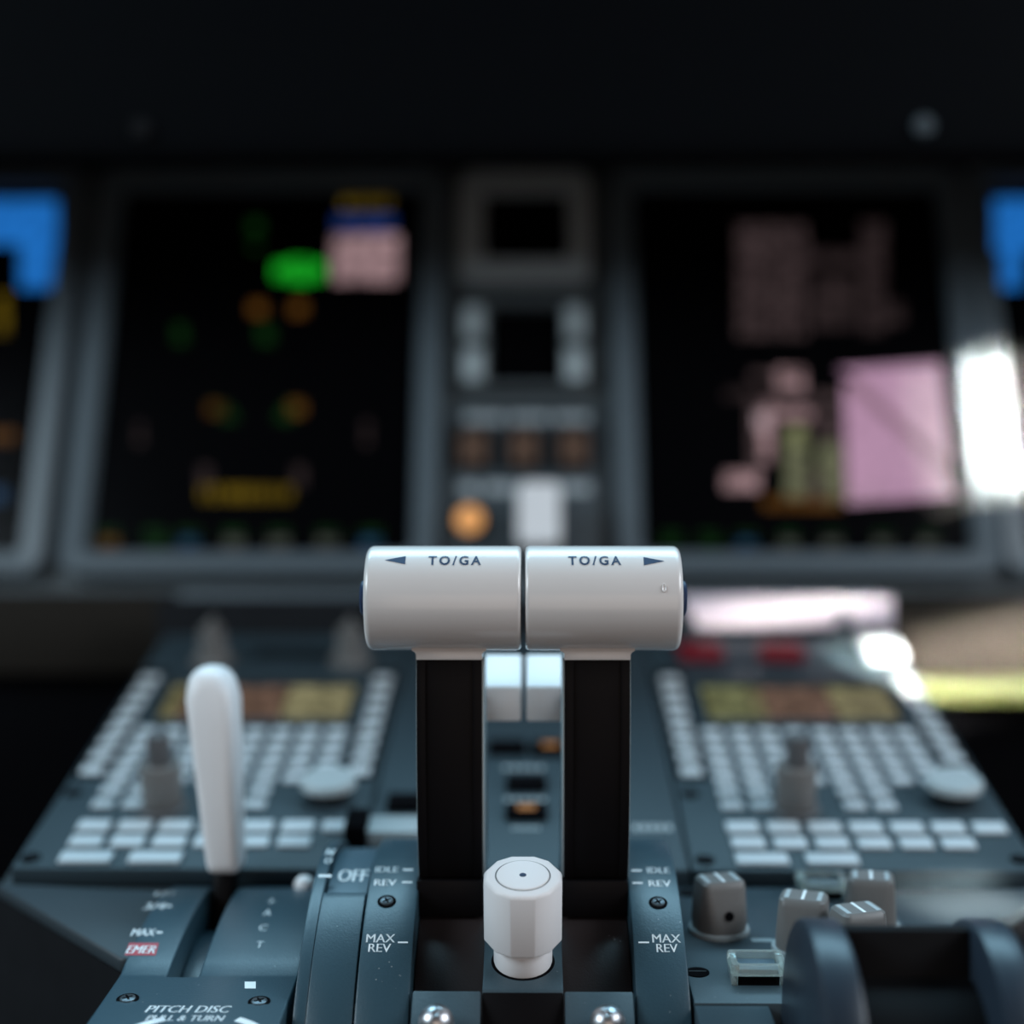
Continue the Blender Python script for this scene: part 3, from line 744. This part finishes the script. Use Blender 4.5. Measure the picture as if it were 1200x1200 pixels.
c3 += [((878, 440, 936, 450), 'dpink'), ((908, 437, 940, 462), 'pink'), ((876, 472, 890, 556), 'dpink'), ((890, 474, 903, 545), 'pink'), ((884, 486, 900, 508), 'lpink'), ((900, 464, 986, 478), 'dpink'), ((848, 460, 880, 472), 'ddpink'),
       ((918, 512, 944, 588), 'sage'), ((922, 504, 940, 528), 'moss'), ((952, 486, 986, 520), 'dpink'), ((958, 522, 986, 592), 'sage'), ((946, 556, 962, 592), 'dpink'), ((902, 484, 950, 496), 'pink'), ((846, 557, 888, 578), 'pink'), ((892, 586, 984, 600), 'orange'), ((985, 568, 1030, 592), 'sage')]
for u, g in ((785, 'dgreen'), (830, 'dgreen'), (873, 'dblue'), (922, 'grey'), (972, 'grey'), (1032, 'grey'), (1084, 'grey')):
    c3 += [((u - 12, 627, u + 12, 633), 'dgreen'), ((u - 10, 636, u + 10, 646), g)]
display(6.75, 25.7, 'dark display with a rose reflection painted as glow, right of the centre instruments', c3)
c1 = [((-90, 238, 68, 290), 'blue'), ((24, 290, 66, 342), 'blue'), ((-90, 290, -20, 342), 'blue'), ((-4, 348, 10, 395), 'amber'), ((-10, 508, 18, 522), 'orange'), ((-10, 576, 8, 592), 'dblue')] + bars(-80, 360, -20, 400, 'orange', 3, 2)
display(-48.3, -29.5, 'display at the left edge showing a bright blue sky area', c1)
c4 = [((1160, 240, 1290, 300), 'blue'), ((1168, 300, 1192, 344), 'blue'), ((1250, 300, 1300, 344), 'blue'), ((1240, 350, 1260, 395), 'amber')] + bars(1215, 500, 1260, 590, 'dgreen', 2, 3)
display(29.0, 47.8, 'display at the right edge showing a bright blue sky area', c4)

def standby(u0, v0, u1, v1, su0, sv0, su1, sv1, label, buttons):
    x0, _ = PANEL.hit(u0, (v0 + v1) / 2); x1, _ = PANEL.hit(u1, (v0 + v1) / 2); qa = PANEL.hit(600, v1)[1]; qb = PANEL.hit(600, v0)[1]
    sx0, _ = PANEL.hit(su0, (sv0 + sv1) / 2); sx1, _ = PANEL.hit(su1, (sv0 + sv1) / 2); sa = PANEL.hit(600, sv1)[1]; sb_ = PANEL.hit(600, sv0)[1]
    t = thing('standby_instrument', ((x0 + x1) / 2, 90, 8), label, 'instrument')
    mm = PB_; mb = MB(); cx, cy, sx_, sy_ = (x0 + x1) / 2, (qa + qb) / 2, (sx0 + sx1) / 2, (sa + sb_) / 2
    L = [rrect(x1 - x0, qb - qa, .9, z=.02, cx=cx, cy=cy), rrect(x1 - x0, qb - qa, .9, z=.7, cx=cx, cy=cy), rrect(x1 - x0 - .4, qb - qa - .4, .8, z=.9, cx=cx, cy=cy), rrect(sx1 - sx0, sb_ - sa, .3, z=.9, cx=sx_, cy=sy_), rrect(sx1 - sx0 - .1, sb_ - sa - .1, .3, z=.02, cx=sx_, cy=sy_)]
    mb.loft(L, M['instr'] if not buttons else M['panel'], ring=True, mx=mm); mb.build('bezel', t)
    mb = MB(); mb.box(sx0 + .08, sx1 - .08, sa + .08, sb_ - .08, .03, .4, M['screen'], mx=mm); mb.build('screen', t)
    first = None
    for u, v in buttons:
        x, q = PANEL.hit(u, v); m2 = PANEL.mat(x, q, .9)
        if first is None:
            m_ = MB(); m_.box(-.62, .62, -1.05, 1.05, 0, .5, M['dial'], .18); first = local(m_, 'button'); place(first, t, m2)
        else: copypart(first, t, m2.translation, m2)
standby(538, 206, 691, 334, 566, 232, 667, 312, 'square standby instrument with thick grey rim, topmost in the centre column', ())
standby(541, 348, 690, 466, 572, 366, 660, 456, 'square standby instrument with four side buttons, below the topmost one', ((555, 387), (673, 387), (555, 437), (673, 437)))

gp = thing('gear_indicator_unit', (0, 88, 0), 'grey gear panel with three brown legends and an orange lamp, above the grips', 'control panel')
mb = MB(); mb.pxbox(PANEL, 528, 482, 706, 662, .02, .45, M['ped'], .1)
B_ = .47
for u0, v0, u1, v1 in ((545, 489, 590, 498), (597, 489, 642, 498), (649, 489, 690, 498), (540, 569, 560, 581), (568, 569, 606, 581), (616, 569, 692, 581)):
    mb.pxbox(PANEL, u0, v0, u1, v1, .45, .46, M['instr'])
mb.build('faceplate', gp)
for u in (555, 614, 672):
    mb = MB(); mb.pxbox(PANEL, u - 24, 505, u + 24, 556, .45, .8, M['dull'], .1); o = mb.build('indicator', gp)
    mb = MB(); mb.pxbox(PANEL, u - 15, 512, u + 15, 549, .8, .83, M['brownlamp']); mb.build('legend', o)
x, q = PANEL.hit(551, 615)
mb = MB(); mb.lathe([(1.0, .45), (1.0, .8), (.8, .95)], M['dull'], mx=PANEL.mat(x, q)); o = mb.build('lamp_ring', gp)
mb = MB(); mb.lathe([(.78, .95), (.6, 1.15), (.05, 1.25)], M['amber'], mx=PANEL.mat(x, q)); tag(mb.build('lamp', o), 'glowing orange lamp')
gl = thing('gear_lever', (xat(631, 86), 86, -3), 'white blocky lever knob beside the orange lamp in the centre column', 'lever')
x, q = PANEL.hit(631, 617)
mb = MB(); mb.loft([rrect(2.3, 3.6, .5, z=2.2), rrect(2.4, 3.8, .5, z=2.4), rrect(2.4, 3.8, .5, z=4.0), rrect(2.2, 3.5, .5, z=4.2)], M['knobwhite'], mx=PANEL.mat(x, q - .6)); mb.build('lever_knob', gl)
mb = MB(); mb.lathe([(.45, .46), (.45, 2.2)], M['steel'], mx=PANEL.mat(x, q - .6), n=20); mb.build('stalk', gl)

# ------------------------------------------------------------------ glareshield
gs = thing('glareshield', (0, 90, 19), 'black glareshield overhanging the instrument panel along the top', 'glareshield')
mb = MB(); mb.side([(76.2, 19.4), (76.5, 18.3), (77.4, 17.9), (90, 21.2), (99.5, 24.4), (118, 25.2), (118, 30), (100, 33), (84, 32.5), (77.5, 29)], -75, 75, M['glare'], .25); mb.build('hood', gs)
for u, v in ((165, 151), (1080, 150)):
    x = xat(u, 76.3); z = -(v - 600) / F * 76.3
    mb = MB(); mb.lathe([(.55, 0), (.55, .8), (.42, 1.0)], M['ped'] if u > 600 else M['dull'], mx=Matrix.Translation((x, 76.9, z)) @ Matrix.Rotation(math.radians(90), 4, 'X'), n=24)
    tag(mb.build('push_knob', gs))

# ------------------------------------------------------------------ light
w = bpy.data.worlds.new('cabin_ambient'); SC.world = w; w.use_nodes = True
w.node_tree.nodes['Background'].inputs['Color'].default_value = (.60, .78, 1, 1)
w.node_tree.nodes['Background'].inputs['Strength'].default_value = .010
def area(name, loc, tgt, sx, sy, watts, col, spread=None):
    l = bpy.data.lights.new(name, 'AREA'); l.shape = 'RECTANGLE'; l.size = sx * .01; l.size_y = sy * .01; l.energy = watts; l.color = col
    if spread: l.spread = math.radians(spread)
    o = bpy.data.objects.new(name, l); COL.objects.link(o)
    a = Vector((loc[0], loc[1], loc[2] + CZ)) * .01; b = Vector((tgt[0], tgt[1], tgt[2] + CZ)) * .01
    o.location = a; o.rotation_euler = (b - a).to_track_quat('-Z', 'Y').to_euler(); return o
area('windscreen_daylight', (0, 106, 95), (0, 50, -12), 150, 45, 19.0, (.44, .79, 1.0))
area('left_window_daylight', (-92, 15, 46), (0, 50, -8), 60, 40, 8.5, (.74, .90, 1.0))
area('right_window_daylight', (92, 20, 46), (0, 55, -5), 70, 45, 8.5, (.84, .92, 1.0))
area('added_warm_fill', (8, -28, -10), (0, 48, -5), 60, 44, .95, (1.0, .80, .68))  # added warm fill low behind the camera, in place of bounced light
SUN = Vector((-.42, .80, -.40)).normalized()
def beam(name, tgt, sx, sy, flux, dist=75):
    """an assumed shaft of sun, added as an area light: same direction for all, strength set beam by beam."""
    t = Vector(tgt); return area(name, t - SUN * dist, t, sx, sy, flux * sx * sy * 1e-4, (1.0, .95, .86), 2)
x, q = PANEL.hit(1160, 504); c = PANEL.pt(x, q, .5)
beam('sunbeam_panel', c, 8.4, 8.3, 60)
x, q = KEYP.hit(1056, 790); c = KEYP.pt(x, q, .5)
beam('sunbeam_pedestal', c, 2.8, 4.0, 60)
beam('sunbeam_footwell', (29.5, 84, -7.6), 15, 4.2, 60)
beam('weakened_sunbeam_face', (14.0, 80, -5.2), 9.4, 1.1, 9)  # added beam on the pale strip, set much weaker than the others
beam('weakened_sunbeam_shoulder', (16.2, 54.3, -14.1), 3.6, 1.3, 40)  # added beam on the shoulder, set below the full-strength ones

# ------------------------------------------------------------------ camera
cd = bpy.data.cameras.new('camera'); cam = bpy.data.objects.new('camera', cd); COL.objects.link(cam)
cd.sensor_width = 24; cd.sensor_fit = 'HORIZONTAL'; cd.lens = 35; cd.clip_start = .01
cam.location = (CAMX * .01, 0, CZ * .01); cam.rotation_euler = (math.radians(90), 0, YAW)
cd.dof.use_dof = True; cd.dof.focus_distance = .468; cd.dof.aperture_fstop = 1.9
SC.camera = cam
SC.view_settings.view_transform = 'Standard'; SC.view_settings.look = 'None'; SC.view_settings.gamma = 1; SC.view_settings.use_curve_mapping = False
SC.view_settings.exposure = 0
SC.cycles.use_denoising = True
SC.cycles.max_bounces = 8
for o in list(bpy.data.objects):
    if '_o' in o: del o['_o']
for name, phrase in (('thrust_lever', 'thrust levers'), ('display_unit', 'displays across the instrument panel'), ('standby_instrument', 'standby instruments in the centre column'),
                     ('keypad_unit', 'keypad units on the pedestal'), ('footwell_board', 'boards under the displays')):
    for o in bpy.data.objects:
        if o.parent is None and o.name.split('.')[0] == name: o['group'] = phrase
